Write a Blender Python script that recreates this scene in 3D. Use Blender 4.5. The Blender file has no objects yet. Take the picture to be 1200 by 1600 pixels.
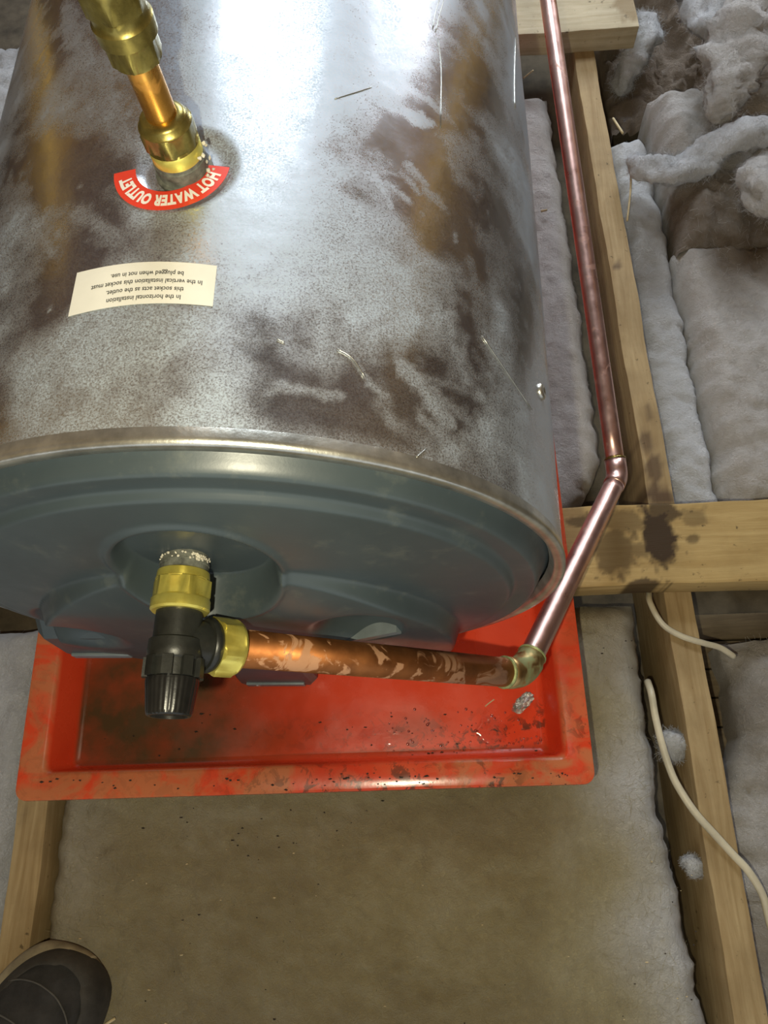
import bpy, bmesh, math, random
import numpy as np
from mathutils import Vector, Matrix, noise
random.seed(7)
S = bpy.context.scene
COL = S.collection
pi = math.pi

# ------------------------------------------------------------------ camera
CAM = np.array([0.0, 0.0, 0.95])
FPX = 1221.6
MC = np.array([[0.9987, -0.0261, -0.0447], [-0.0410, -0.9259, -0.3754], [-0.0316, 0.3767, -0.9258]])
cam_data = bpy.data.cameras.new('camera')
cam_data.sensor_fit = 'HORIZONTAL'
cam_data.sensor_width = 36.0
cam_data.lens = 36.0 * FPX / 1200.0
cam_data.clip_start = 0.01
cam = bpy.data.objects.new('camera', cam_data)
COL.objects.link(cam)
m3 = Matrix(((MC[0][0], -MC[1][0], -MC[2][0]), (MC[0][1], -MC[1][1], -MC[2][1]), (MC[0][2], -MC[1][2], -MC[2][2])))
q = m3.to_quaternion(); q.normalize()
cam.matrix_world = Matrix.Translation(CAM.tolist()) @ q.to_matrix().to_4x4()
S.camera = cam

# ------------------------------------------------------------------ world, lights, exposure
w = bpy.data.worlds.new('attic_air'); S.world = w; w.use_nodes = True
w.node_tree.nodes['Background'].inputs[0].default_value = (0.62, 0.66, 0.72, 1)
w.node_tree.nodes['Background'].inputs[1].default_value = 0.9
S.view_settings.view_transform = 'Standard'
S.view_settings.look = 'None'
S.view_settings.exposure = 0.18
S.view_settings.gamma = 1.0

def light(name, kind, loc, energy, color, target=None, size=None, sy=None):
    l = bpy.data.lights.new(name, kind); l.energy = energy; l.color = color
    o = bpy.data.objects.new(name, l); COL.objects.link(o); o.location = loc
    if kind == 'AREA':
        l.shape = 'RECTANGLE'; l.size = size; l.size_y = sy or size
        d = Vector(target) - Vector(loc); o.rotation_euler = d.to_track_quat('-Z', 'Y').to_euler()
    else:
        l.shadow_soft_size = size
    return o
# phone torch just below and left of the lens
light('phone_torch', 'POINT', (-0.045, -0.045, 0.955), 11.5, (1.0, 0.92, 0.66), size=0.006)
# cool daylight from the loft window beyond the cylinder
light('loft_window_light', 'AREA', (0.06, 2.05, 1.62), 18, (0.82, 0.91, 1.0), target=(0.2, 0.7, 0.0), size=0.6, sy=0.45)
light('right_fill_light', 'AREA', (1.02, 2.45, .90), 22, (0.86, 0.92, 1.0), target=(0.4, 0.7, 0.0), size=0.5, sy=0.4)  # added fill that brightens the wool right of the cylinder

# ------------------------------------------------------------------ helpers
def tag(o, label=None, cat=None, group=None, kind=None):
    if label: o['label'] = label
    if cat: o['category'] = cat
    if group: o['group'] = group
    if kind: o['kind'] = kind
    return o

def empty(name, loc, label=None, cat=None, group=None):
    o = bpy.data.objects.new(name, None); COL.objects.link(o); o.location = loc
    o.empty_display_size = 0.05
    return tag(o, label, cat, group)

def mesh(name, verts, faces, mat, parent=None, origin=None, smooth=True, base=None):
    """verts in world coordinates; origin: where the object's own origin sits"""
    if parent is not None:
        pw = parent
        off = Vector((0, 0, 0))
        while pw is not None:
            off += pw.location; pw = pw.parent
        org = off if origin is None else Vector(origin)
        loc = org - off
    else:
        org = Vector(origin) if origin is not None else Vector((0, 0, 0)); loc = org
    me = bpy.data.meshes.new(name)
    vv = np.asarray(verts, dtype=float) - np.array(org)
    me.from_pydata(vv.tolist(), [], [tuple(f) for f in faces])
    me.update()
    if smooth: me.shade_smooth()
    if mat: me.materials.append(mat)
    o = bpy.data.objects.new(name, me); COL.objects.link(o); o.location = loc
    if parent is not None: o.parent = parent
    return o

def ray(u, v):
    return MC.T @ np.array([(u - 600) / FPX, (v - 800) / FPX, 1.0])
def onz(u, v, z):
    d = ray(u, v); return CAM + d * (z - CAM[2]) / d[2]
def atd(u, v, D):
    return CAM + ray(u, v) * D

# tank frame: turned slightly about the vertical
PSI = 0.0311
XC, ZC, R, Y0 = -0.132, 0.3636, 0.2413, 0.1822
def T(p):
    p = np.atleast_2d(np.asarray(p, float)); c, s = math.cos(PSI), math.sin(PSI)
    o = p.copy(); o[:, 0] = c * p[:, 0] + s * p[:, 1]; o[:, 1] = -s * p[:, 0] + c * p[:, 1]
    return o
def T1(p): return T([p])[0]

def grid_faces(nu, nv, closed_u=False):
    F = []
    for i in range(nu if closed_u else nu - 1):
        for j in range(nv - 1):
            a = i * nv + j; b = ((i + 1) % nu) * nv + j
            F.append((a, b, b + 1, a + 1))
    return F

def frame_of(d):
    d = np.asarray(d, float); d = d / np.linalg.norm(d)
    a = np.array([0, 0, 1.0]) if abs(d[2]) < .9 else np.array([1.0, 0, 0])
    u = np.cross(a, d); u /= np.linalg.norm(u); v = np.cross(d, u)
    return u, v, d

def lathe(p, d, prof, n=40, hexa=None, phase=0.0, cap=True):
    """prof: list of (t along d, radius[, kind]); kind 'h' = hexagonal section"""
    u, v, d = frame_of(d); p = np.asarray(p, float); V = []
    for pr in prof:
        t, r = pr[0], pr[1]; k = pr[2] if len(pr) > 2 else None
        for i in range(n):
            a = 2 * pi * i / n + phase; rr = r
            if k == 'h':
                b = (2 * pi * i / n) % (pi / 3) - pi / 6
                rr = r * math.cos(pi / 6) / math.cos(b) if True else r
                rr = min(rr, r * 0.985)
            V.append(p + d * t + (u * math.cos(a) + v * math.sin(a)) * rr)
    m = len(prof); F = []
    for j in range(m - 1):
        for i in range(n):
            F.append((j * n + i, j * n + (i + 1) % n, (j + 1) * n + (i + 1) % n, (j + 1) * n + i))
    if cap:
        F.append(tuple(range(n))[::-1]); F.append(tuple((m - 1) * n + i for i in range(n)))
    return V, F

def merge(*parts):
    V, F = [], []
    for v, f in parts:
        o = len(V); V += list(v); F += [tuple(i + o for i in ff) for ff in f]
    return V, F

def sweep(path, rad, n=16, cap=True):
    path = [np.asarray(p, float) for p in path]; m = len(path)
    rad = rad if hasattr(rad, '__len__') else [rad] * m
    tg = []
    for i in range(m):
        t = path[min(i + 1, m - 1)] - path[max(i - 1, 0)]; tg.append(t / np.linalg.norm(t))
    u, v, _ = frame_of(tg[0]); V = []
    for i in range(m):
        u = u - tg[i] * (u @ tg[i]); u /= np.linalg.norm(u); v = np.cross(tg[i], u)
        for k in range(n):
            a = 2 * pi * k / n; V.append(path[i] + (u * math.cos(a) + v * math.sin(a)) * rad[i])
    F = [(j * n + i, j * n + (i + 1) % n, (j + 1) * n + (i + 1) % n, (j + 1) * n + i) for j in range(m - 1) for i in range(n)]
    if cap: F += [tuple(range(n))[::-1], tuple((m - 1) * n + i for i in range(n))]
    return V, F

def catmull(pts, k=8):
    P = [np.asarray(p, float) for p in pts]; P = [2 * P[0] - P[1]] + P + [2 * P[-1] - P[-2]]; out = []
    for i in range(1, len(P) - 2):
        for j in range(k):
            t = j / k; a, b, c, d = P[i - 1], P[i], P[i + 1], P[i + 2]
            out.append(.5 * (2 * b + (c - a) * t + (2 * a - 5 * b + 4 * c - d) * t * t + (3 * b - a - 3 * c + d) * t ** 3))
    out.append(P[-2]); return out

def fbm(x, y, z=0.0, o=4):
    return noise.fractal(Vector((x, y, z)), 0.8, 2.0, o)

def sharp(o, angle=35):
    o.data.set_sharp_from_angle(angle=math.radians(angle)); return o

def bevel_box(x0, x1, y0, y1, z0, z1, b=0.003, nx=1, ny=1, wob=0.0, seed=0):
    bm = bmesh.new(); bmesh.ops.create_cube(bm, size=1)
    for v in bm.verts:
        v.co = Vector((x0 + (v.co.x + .5) * (x1 - x0), y0 + (v.co.y + .5) * (y1 - y0), z0 + (v.co.z + .5) * (z1 - z0)))
    if ny > 1 or nx > 1:
        for ax, n in ((0, nx), (1, ny)):
            lo, hi = ((x0, x1), (y0, y1))[ax]
            for k in range(1, n):
                co = [0, 0, 0]; no = [0, 0, 0]; co[ax] = lo + (hi - lo) * k / n; no[ax] = 1
                bmesh.ops.bisect_plane(bm, geom=bm.verts[:] + bm.edges[:] + bm.faces[:], plane_co=co, plane_no=no)
    es = [e for e in bm.edges if e.calc_face_angle(0) > 1.0]
    bmesh.ops.bevel(bm, geom=es, offset=b, segments=2, affect='EDGES', profile=.6)
    if wob:
        for v in bm.verts:
            n = Vector((fbm(v.co.x * 6, v.co.y * 6, seed), fbm(v.co.x * 6, v.co.y * 6, seed + 9), fbm(v.co.x * 6, v.co.y * 6, seed + 20)))
            v.co += n * wob
    bm.verts.ensure_lookup_table()
    V = [tuple(v.co) for v in bm.verts]; F = [tuple(v.index for v in f.verts) for f in bm.faces]; bm.free()
    return V, F

# ------------------------------------------------------------------ materials
class NT:
    def __init__(s, name):
        s.m = bpy.data.materials.new(name); s.m.use_nodes = True; s.t = s.m.node_tree
        s.b = s.t.nodes['Principled BSDF']; s.tc = s.t.nodes.new('ShaderNodeTexCoord')
        s.geo = s.t.nodes.new('ShaderNodeNewGeometry')
    def set(s, **k):
        for a, v in k.items():
            n = a.replace('_', ' ')
            inp = s.b.inputs[{'base': 'Base Color', 'rough': 'Roughness', 'metal': 'Metallic', 'ior': 'IOR', 'spec': 'Specular IOR Level', 'coat': 'Coat Weight', 'coatr': 'Coat Roughness', 'trans': 'Transmission Weight', 'sss': 'Subsurface Weight', 'normal': 'Normal', 'sheen': 'Sheen Weight', 'aniso': 'Anisotropic', 'alpha': 'Alpha'}[a]]
            if isinstance(v, bpy.types.NodeSocket): s.t.links.new(v, inp)
            else: inp.default_value = (*v, 1) if isinstance(v, tuple) and len(v) == 3 else v
    def noise(s, scale, detail=5, rough=.6, dist=0.0, st=(1, 1, 1), out='Fac', off=(0, 0, 0), rot=(0, 0, 0)):
        mp = s.t.nodes.new('ShaderNodeMapping'); mp.inputs['Scale'].default_value = st; mp.inputs['Location'].default_value = off
        mp.inputs['Rotation'].default_value = rot
        s.t.links.new(s.geo.outputs['Position'], mp.inputs['Vector'])
        n = s.t.nodes.new('ShaderNodeTexNoise'); n.inputs['Scale'].default_value = scale
        n.inputs['Detail'].default_value = detail; n.inputs['Roughness'].default_value = rough; n.inputs['Distortion'].default_value = dist
        s.t.links.new(mp.outputs[0], n.inputs['Vector']); return n.outputs[out]
    def vor(s, scale, out='Distance', feature='F1', st=(1, 1, 1)):
        mp = s.t.nodes.new('ShaderNodeMapping'); mp.inputs['Scale'].default_value = st
        s.t.links.new(s.geo.outputs['Position'], mp.inputs['Vector'])
        n = s.t.nodes.new('ShaderNodeTexVoronoi'); n.feature = feature; n.inputs['Scale'].default_value = scale
        s.t.links.new(mp.outputs[0], n.inputs['Vector']); return n.outputs[out]
    def ramp(s, fac, stops):
        r = s.t.nodes.new('ShaderNodeValToRGB'); e = r.color_ramp.elements
        while len(e) < len(stops): e.new(0.5)
        for i, (p, c) in enumerate(stops):
            e[i].position = p; e[i].color = (*c, 1) if isinstance(c, tuple) else (c, c, c, 1)
        s.t.links.new(fac, r.inputs[0]); return r.outputs[0]
    def mix(s, fac, a, b, mode='MIX'):
        n = s.t.nodes.new('ShaderNodeMix'); n.data_type = 'RGBA'; n.blend_type = mode
        for sock, v in ((n.inputs[0], fac), (n.inputs[6], a), (n.inputs[7], b)):
            if isinstance(v, bpy.types.NodeSocket): s.t.links.new(v, sock)
            elif isinstance(v, tuple): sock.default_value = (*v, 1)
            else: sock.default_value = v
        return n.outputs[2]
    def math(s, op, a, b=0.0, c=None, clamp=False):
        n = s.t.nodes.new('ShaderNodeMath'); n.operation = op; n.use_clamp = clamp
        for i, v in enumerate((a, b) if c is None else (a, b, c)):
            if isinstance(v, bpy.types.NodeSocket): s.t.links.new(v, n.inputs[i])
            else: n.inputs[i].default_value = v
        return n.outputs[0]
    def attr(s, name, out='Fac'):
        n = s.t.nodes.new('ShaderNodeAttribute'); n.attribute_name = name; return n.outputs[out]
    def bump(s, h, strength=.3, dist=.002):
        n = s.t.nodes.new('ShaderNodeBump'); n.inputs['Strength'].default_value = strength; n.inputs['Distance'].default_value = dist
        s.t.links.new(h, n.inputs['Height']); s.set(normal=n.outputs[0]); return n

def plain(name, base, rough=.5, metal=0.0, var=.15, scale=30, bump=0.1, **k):
    n = NT(name); f = n.noise(scale, 5)
    d = tuple(c * (1 - var * 1.6) for c in base); l = tuple(min(1, c * (1 + var)) for c in base)
    n.set(base=n.ramp(f, [(.3, d), (.7, l)]), rough=rough, metal=metal, **k)
    if bump: n.bump(n.noise(scale * 6, 4), bump, .001)
    return n.m

M = {}
# bright rolled sheet with chalky smears and haze painted for the glare
n = NT('galvanised_sheet')
sm = n.attr('smudge_glare')
fine = n.noise(900, 4, .75); mid = n.noise(60, 6, .7, .5)
speck = n.ramp(fine, [(.36, 0.25), (.60, 1.0)])
haze = n.math('MULTIPLY', sm, speck)
haze = n.math('MULTIPLY', haze, n.math('MULTIPLY_ADD', mid, .9, .55), clamp=True)
col = n.mix(haze, (.56, .56, .57), (.47, .55, .62))
n.set(base=col, metal=n.math('MULTIPLY_ADD', haze, -.62, 1.0), rough=n.math('MULTIPLY_ADD', haze, .42, n.math('MULTIPLY_ADD', mid, .14, .12)))
n.bump(n.noise(260, 4, .6), .10, .0006)
M['sheet'] = n.m
M['sheet_edge'] = plain('folded_sheet_edge', (.62, .62, .56), .32, .9, .25, 50, .15)
# grey moulded plastic
n = NT('grey_moulded_plastic')
c = n.ramp(n.noise(7, 5, .6, .4), [(.3, (.038, .052, .059)), (.7, (.058, .077, .085))])
c = n.mix(n.ramp(n.noise(40, 6, .7), [(.56, 0.0), (.75, .35)]), c, (.16, .17, .14))
n.set(base=c, rough=n.ramp(n.noise(18, 5), [(.3, .30), (.7, .42)]), spec=.5)
n.bump(n.noise(500, 3), .06, .0005); M['plastic'] = n.m
M['pocket'] = plain('grey_plastic_lip', (.16, .19, .20), .4, 0, .15, 40, .05)
M['black'] = plain('black_nylon', (.020, .021, .018), .38, 0, .3, 60, .12)
M['stub'] = plain('dark_grey_thread_stub', (.13, .135, .11), .55, 0, .4, 160, .3)
M['black_gloss'] = plain('black_nylon_knob', (.014, .014, .013), .3, 0, .3, 60, .08)
n = NT('yellow_brass')
c = n.ramp(n.noise(40, 5, .6), [(.25, (.60, .47, .07)), (.6, (.86, .76, .18)), (.8, (.9, .82, .28))])
n.set(base=c, metal=.68, rough=n.ramp(n.noise(90, 4), [(.3, .26), (.7, .42)])); n.bump(n.noise(300, 3), .1, .0005); M['brass'] = n.m
n = NT('dull_brass')
c = n.ramp(n.noise(60, 5, .7), [(.25, (.14, .11, .03)), (.6, (.34, .28, .08)), (.8, (.50, .42, .13))])
n.set(base=c, metal=.85, rough=n.ramp(n.noise(90, 4), [(.3, .22), (.7, .42)])); n.bump(n.noise(200, 3), .15, .0006); M['brass_dull'] = n.m
def copper(name, a, b, stain, rough=(.22, .4), amt=(.5, .62)):
    n = NT(name); c = n.ramp(n.noise(30, 5, .6, .5), [(.3, a), (.7, b)])
    s_ = n.ramp(n.noise(44, 4, .6, .9), [(amt[0], 0.0), (amt[1], 1.0)])
    c = n.mix(s_, c, stain)
    n.set(base=c, metal=n.math('MULTIPLY_ADD', s_, -.45, .95), rough=n.math('MULTIPLY_ADD', s_, .22, n.ramp(n.noise(60, 4), [(.3, rough[0]), (.7, rough[1])])))
    n.bump(n.noise(160, 4), .08, .0005); return n.m
M['copper_orange'] = copper('tarnished_orange_copper', (.30, .11, .035), (.52, .21, .07), (.60, .33, .18), (.46, .62), (.54, .59))
M['copper_pink'] = copper('pink_drawn_copper', (.74, .47, .41), (.86, .60, .53), (.40, .20, .13), (.26, .4), (.60, .75))
M['copper_gold'] = copper('golden_copper_tube', (.72, .34, .06), (.88, .50, .12), (.55, .25, .05), (.22, .34), (.58, .7))
M['solder'] = plain('verdigris_solder', (.42, .46, .20), .5, .5, .35, 120, .3)
M['elbow'] = copper('patinated_copper_elbow', (.36, .24, .09), (.58, .38, .16), (.32, .34, .16), (.32, .5), (.48, .6))
# red tray
n = NT('red_tray_plastic')
c = n.ramp(n.noise(9, 4, .5), [(.3, (.66, .045, .014)), (.7, (.80, .075, .024))])
dirt = n.attr('dirt'); dn = n.math('MULTIPLY', dirt, n.math('MULTIPLY_ADD', n.noise(20, 4, .6), .9, .45), clamp=True)
tan = n.attr('tan'); tn = n.math('MULTIPLY', tan, n.ramp(n.noise(24, 5, .6, 1.0), [(.38, 0.1), (.55, 1.0)]), clamp=True)
c = n.mix(tn, c, (.48, .20, .085))
c = n.mix(dn, c, (.075, .045, .018))
spk = n.math('MULTIPLY', n.attr('spots'), n.ramp(n.noise(70, 6, .72, .8), [(.52, 0.0), (.57, 1.0)]), clamp=True)
c = n.mix(spk, c, (.045, .03, .018))
n.set(base=c, rough=n.ramp(n.noise(14, 5), [(.35, .16), (.65, .36)]), spec=.5)
n.bump(n.noise(120, 4), .10, .0008); M['tray'] = n.m
# wood
def wood(name, a, b, stain=None, ax='y', sc=1.0):
    n = NT(name); st = (14, 1, 14) if ax == 'y' else (1, 14, 14)
    g = n.noise(6 * sc, 6, .6, 1.2, st); c = n.ramp(g, [(.3, a), (.7, b)])
    c = n.mix(n.ramp(n.noise(11, 5, .6), [(.42, 0.0), (.75, .55)]), c, tuple(v * .6 for v in a))
    if stain:
        c = n.mix(n.attr('stain'), c, stain)
    c = n.mix(n.ramp(n.noise(90, 3, .6), [(.66, 0.0), (.74, .7)]), c, (.06, .04, .02))
    n.set(base=c, rough=.72, spec=.25); n.bump(n.noise(40, 6, .7, .6, st), .35, .0012); return n.m
M['joist'] = wood('weathered_pine_joist', (.31, .21, .095), (.48, .36, .19), (.06, .032, .02))
M['bearer'] = wood('pine_bearer', (.38, .25, .09), (.53, .38, .16), (.05, .03, .014), 'x')
M['bearer_pale'] = wood('pale_pine_bearer', (.42, .34, .20), (.58, .50, .34), (.2, .13, .05), 'x')
M['rafter'] = wood('warm_rafter', (.72, .40, .06), (.9, .56, .12))
M['lath'] = wood('dusty_lath', (.12, .085, .05), (.22, .17, .10), None, 'x')
M['felt'] = plain('brown_roof_felt', (.16, .085, .062), .8, 0, .4, 6, .3)
M['ceilboard'] = plain('dusty_ceiling_board', (.13, .105, .07), .9, 0, .35, 18, .5)
# glass wool
def wool(name, lo, mid_, hi, dirtc=(.16, .11, .06)):
    n = NT(name)
    c = n.ramp(n.noise(9, 6, .62, .4), [(.25, lo), (.5, mid_), (.75, hi)])
    c = n.mix(n.ramp(n.noise(34, 5, .65, .3, (1, .6, 1)), [(.5, 0.0), (.78, .5)]), c, lo)
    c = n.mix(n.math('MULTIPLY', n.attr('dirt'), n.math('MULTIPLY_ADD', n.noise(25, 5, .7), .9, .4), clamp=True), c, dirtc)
    c = n.mix(n.ramp(n.noise(150, 4, .72), [(.695, 0.0), (.73, .8)]), c, (.05, .035, .02))
    c = n.mix(n.math('MULTIPLY', n.attr('daylit'), n.math('MULTIPLY_ADD', n.noise(18, 6, .7), 1.3, .25), clamp=True), c, (.66, .65, .63))  # whitening for the daylit right edge, light put into the colour
    n.set(base=c, rough=.95, spec=.1, sheen=.25)
    f1 = n.noise(130, 6, .75, .6); f2 = n.noise(420, 4, .7, 1.0)
    n.bump(n.math('ADD', f1, n.math('MULTIPLY', f2, .7)), .9, .006); return n.m
M['wool'] = wool('glass_wool', (.48, .43, .38), (.68, .65, .61), (.80, .78, .76))
M['wool_olive'] = wool('shaded_dusty_wool', (.29, .23, .105), (.41, .34, .17), (.51, .45, .28))  # olive copy of the wool, cylinder's shade and warm torchlight in its colour
M['wool_blue'] = wool('clean_glass_wool', (.56, .57, .58), (.72, .73, .74), (.84, .86, .88))
M['wool_shade'] = wool('void_shade_wool', (.14, .10, .07), (.26, .20, .15), (.42, .36, .30))  # dark copy of the wool, shade of the void put into its colour
M['fibre'] = plain('glass_fibre', (.74, .72, .68), .8, 0, .15, 40, 0)
M['red_sticker'] = plain('red_sticker', (.80, .06, .03), .35, 0, .08, 30, 0)
M['white_sticker'] = plain('cream_sticker', (.78, .76, .68), .45, 0, .05, 30, 0)
M['white_ink'] = plain('white_print', (.9, .86, .8), .4, 0, .03, 30, 0)
M['black_ink'] = plain('black_print', (.05, .05, .05), .5, 0, .05, 30, 0)
M['cable'] = plain('white_cable_sheath', (.62, .56, .40), .4, 0, .15, 25, .1)
M['shoe'] = plain('charcoal_suede', (.030, .028, .027), .85, 0, .35, 40, .6)
M['shoe_sole'] = plain('grubby_beige_sole', (.30, .25, .16), .7, 0, .25, 40, .3)
M['shoe_toe'] = plain('dark_brown_toe_rand', (.045, .040, .033), .75, 0, .3, 40, .4)
M['stitch'] = plain('grey_thread', (.10, .095, .085), .8, 0, .2, 60, .2)
M['flake'] = plain('silver_foil', (.75, .75, .72), .3, .8, .3, 200, .8)
M['straw'] = plain('dry_straw', (.62, .50, .28), .7, 0, .2, 60, .2)
M['crumb'] = plain('dark_crumbs', (.04, .028, .018), .9, 0, .3, 90, .4)
M['fluff'] = plain('chalky_tape', (.66, .62, .50), .8, 0, .25, 120, .6)
n = NT('clear_water'); t_ = n.t
gl = t_.nodes.new('ShaderNodeBsdfGlossy'); gl.inputs['Roughness'].default_value = .04; tr = t_.nodes.new('ShaderNodeBsdfTransparent')
fr = t_.nodes.new('ShaderNodeFresnel'); fr.inputs['IOR'].default_value = 1.5; mx = t_.nodes.new('ShaderNodeMixShader')
t_.links.new(fr.outputs[0], mx.inputs[0]); t_.links.new(tr.outputs[0], mx.inputs[1]); t_.links.new(gl.outputs[0], mx.inputs[2])
t_.links.new(mx.outputs[0], t_.nodes['Material Output'].inputs['Surface']); M['water'] = n.m

def set_attr(o, name, vals):
    a = o.data.attributes.new(name, 'FLOAT', 'POINT'); a.data.foreach_set('value', np.asarray(vals, dtype=np.float32))

# ------------------------------------------------------------------ setting: ceiling boards below, roof slopes above
V, F = bevel_box(-2.2, 2.2, -1.4, 3.4, -.155, -.135, .002)
tag(mesh('floor', V, F, M['ceilboard']), kind='structure', label='dusty boards below the joists')
# felt slopes of the roof, seen in the sheet metal's reflections
def slab(name, p0, p1, y0, y1, th, mat):
    (xa, za), (xb, zb) = p0, p1
    dx, dz = xb - xa, zb - za; L = math.hypot(dx, dz); nx, nz = -dz / L * th, dx / L * th
    V = [(x, y, z) for y in (y0, y1) for x, z in ((xa, za), (xb, zb), (xb + nx, zb + nz), (xa + nx, za + nz))]
    F = [(0, 1, 2, 3), (7, 6, 5, 4), (0, 4, 5, 1), (1, 5, 6, 2), (2, 6, 7, 3), (3, 7, 4, 0)]
    return V, F
roof = empty('ceiling', (0, 0, 0)); roof['kind'] = 'structure'
for p0, p1, nm in (((2.1, -.1), (0.0, 2.3), 'roof_slope'), ((0.0, 2.3), (-2.1, -.1), 'roof_slope')):
    V, F = slab(nm, p1, p0, -1.3, 3.3, -.02, M['felt']); mesh(nm, V, F, M['felt'], roof, smooth=False)
for k in range(6):
    y = -1.0 + k * .8
    for sgn in (-1, 1):
        a = (sgn * 2.0, -.10); b = (0.0, 2.20)
        V, F = slab('rafter', a, b, y, y + .04, .09 * -sgn * -1, M['rafter'])
        mesh('rafter', V, F, M['rafter'], roof, smooth=False)
def beam(name, a, b, wdt, dep, mat, **kw):
    a = np.array(a, float); b = np.array(b, float); u, v, d = frame_of(b - a)
    V = [p + u * sx * wdt / 2 + v * sy * dep / 2 for p in (a, b) for sx, sy in ((-1, -1), (1, -1), (1, 1), (-1, 1))]
    F = [(0, 3, 2, 1), (4, 5, 6, 7), (0, 1, 5, 4), (1, 2, 6, 5), (2, 3, 7, 6), (3, 0, 4, 7)]
    return mesh(name, V, F, mat, smooth=False, **kw)
tag(beam('roof_strut', (.98, 1.95, 0.0), (1.05, .85, 1.30), .21, .07, M['rafter'], origin=(.98, 1.95, 0)), 'diagonal pine roof strut right of the cylinder', 'timber')
tag(beam('roof_strut', (-1.12, 1.75, 0.0), (-1.15, .95, 1.25), .13, .06, M['rafter'], origin=(-1.12, 1.75, 0)), 'diagonal pine roof strut left of the cylinder', 'timber')

# ------------------------------------------------------------------ joists and bearers
def timber(name, x0, x1, y0, y1, z0, z1, mat, label, stains=(), nx=1, ny=60, seed=0, grp=None):
    V, F = bevel_box(x0, x1, y0, y1, z0, z1, .002, nx, ny, .0022, seed)
    o = mesh(name, V, F, mat, origin=((x0 + x1) / 2, (y0 + y1) / 2, z0)); sharp(o, 40)
    A = np.array(V); st = np.zeros(len(V))
    for (sx, sy, rx, ry, a) in stains:
        rx *= 1.25; ry *= 1.25; a = min(1, a * 1.15)
        d = ((A[:, 0] - sx) / rx) ** 2 + ((A[:, 1] - sy) / ry) ** 2
        nz = np.array([fbm(p[0] * 70, p[1] * 70, sx * 50) for p in V]); st = np.maximum(st, a * np.clip((1.25 - d * (1 + .7 * nz)) * 1.6, 0, 1))
    set_attr(o, 'stain', st)
    return tag(o, label, 'joist', grp)
def stain_grid(sub, pts, z):
    return [(*(onz(u, v, z)[:2]), rx, ry, a) for u, v, rx, ry, a in pts]
j = timber('timber_joist', .311, .3455, -.9, 2.6, -.135, 0, M['joist'], 'long pine joist running under the bearer at right, beside the copper pipe',
   stain_grid(0, [(1010, 690, .008, .014, .55), (1022, 735, .010, .016, .6), (1030, 775, .016, .010, .7), (1012, 640, .004, .010, .4), (965, 415, .006, .006, .6), (985, 512, .003, .003, .9)], 0), nx=5, ny=400, seed=3)
timber('timber_joist', -.4675, -.432, -.9, 2.6, -.135, 0, M['joist'], 'pine joist coming out under the left corner of the red tray, below the shoe', stain_grid(0, [(42, 1262, .007, .007, .6)], 0), nx=4, ny=200, seed=8)
timber('bearer_board', -.424, .86, .2625, .3665, .0, .040, M['bearer'], 'flat pine board with dark damp stains crossing the joists at right of the cylinder',
   stain_grid(0, [(1030, 840, .016, .034, .92), (1035, 800, .016, .014, .75), (960, 860, .022, .024, .6), (975, 815, .024, .014, .5), (1085, 810, .014, .010, .4), (1082, 842, .007, .005, .55), (1000, 858, .013, .008, .5), (1005, 914, .016, .006, .75), (910, 815, .018, .006, .55), (920, 850, .012, .012, .35)], .04), nx=500, ny=40, seed=5)['category'] = 'board'
timber('bearer_board', -.42, .411, 1.213, 1.36, .0, .040, M['bearer_pale'], 'pale pine board end under the far end of the cylinder, at the top edge', stain_grid(0, [(985, 8, .02, .03, .6)], .04), nx=200, ny=20, seed=6)['category'] = 'board'

# laths of the ceiling below, right of the lower joist
for k, y in enumerate((.0, .038, .076, .114, .152, .19, .228)):
    V, F = bevel_box(.352, .80, y, y + .036, -.134, -.120, .002, 1, 1)
    tag(mesh('ceiling_lath', V, F, M['lath'], origin=(.55, y, -.134)), 'dusty narrow lath between the right joist and the wool, %s' % ('second from the stained board', 'lowest of seven', 'second from the lowest', 'third from the lowest', 'middle one', 'third from the stained board', 'next to the stained board')[(1, 2, 3, 4, 5, 6, 0)[k] if False else (1, 2, 3, 4, 5, 0, 6)[k]], 'board', 'dusty laths right of the lower joist')

# ------------------------------------------------------------------ insulation
def fibres(o, V, F, count, mat, seed, length=.011, lift=.45):
    rnd = random.Random(seed * 13 + 5); V = [np.asarray(v) for v in V]; P, Q = [], []
    tries = 0
    while len(Q) < count * 2 and tries < count * 4:
        tries += 1
        f = F[rnd.randrange(len(F))]; a, b, c = V[f[0]], V[f[1]], V[f[2]]
        if abs(a[0]) > .78 or a[1] < -.3: continue
        nn_ = np.cross(b - a, c - a); L_ = np.linalg.norm(nn_)
        if L_ < 1e-9: continue
        nn_ /= L_; p = a + (b - a) * rnd.random() + (c - a) * rnd.random() * .5
        d = np.array([rnd.gauss(0, 1) for _ in range(3)]); d -= nn_ * (d @ nn_); d /= np.linalg.norm(d) + 1e-9
        L1_ = length * rnd.uniform(.4, 1.5); li = lift * rnd.random() ** 2
        p = p + nn_ * .0004; s_ = np.cross(d, nn_); k_ = rnd.uniform(-.5, .5); w_ = .00013
        pts = [p, p + d * L1_ * .5 + nn_ * L1_ * li * .6 + s_ * k_ * L1_ * .2, p + d * L1_ + nn_ * L1_ * li * .5 + s_ * k_ * L1_ * .8]
        i0 = len(P)
        for q_ in pts: P += [q_ - s_ * w_, q_ + s_ * w_]
        Q += [(i0, i0 + 1, i0 + 3, i0 + 2), (i0 + 2, i0 + 3, i0 + 5, i0 + 4)]
    if Q: mesh('fibres', P, Q, mat, o)['kind'] = 'stuff'
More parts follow.
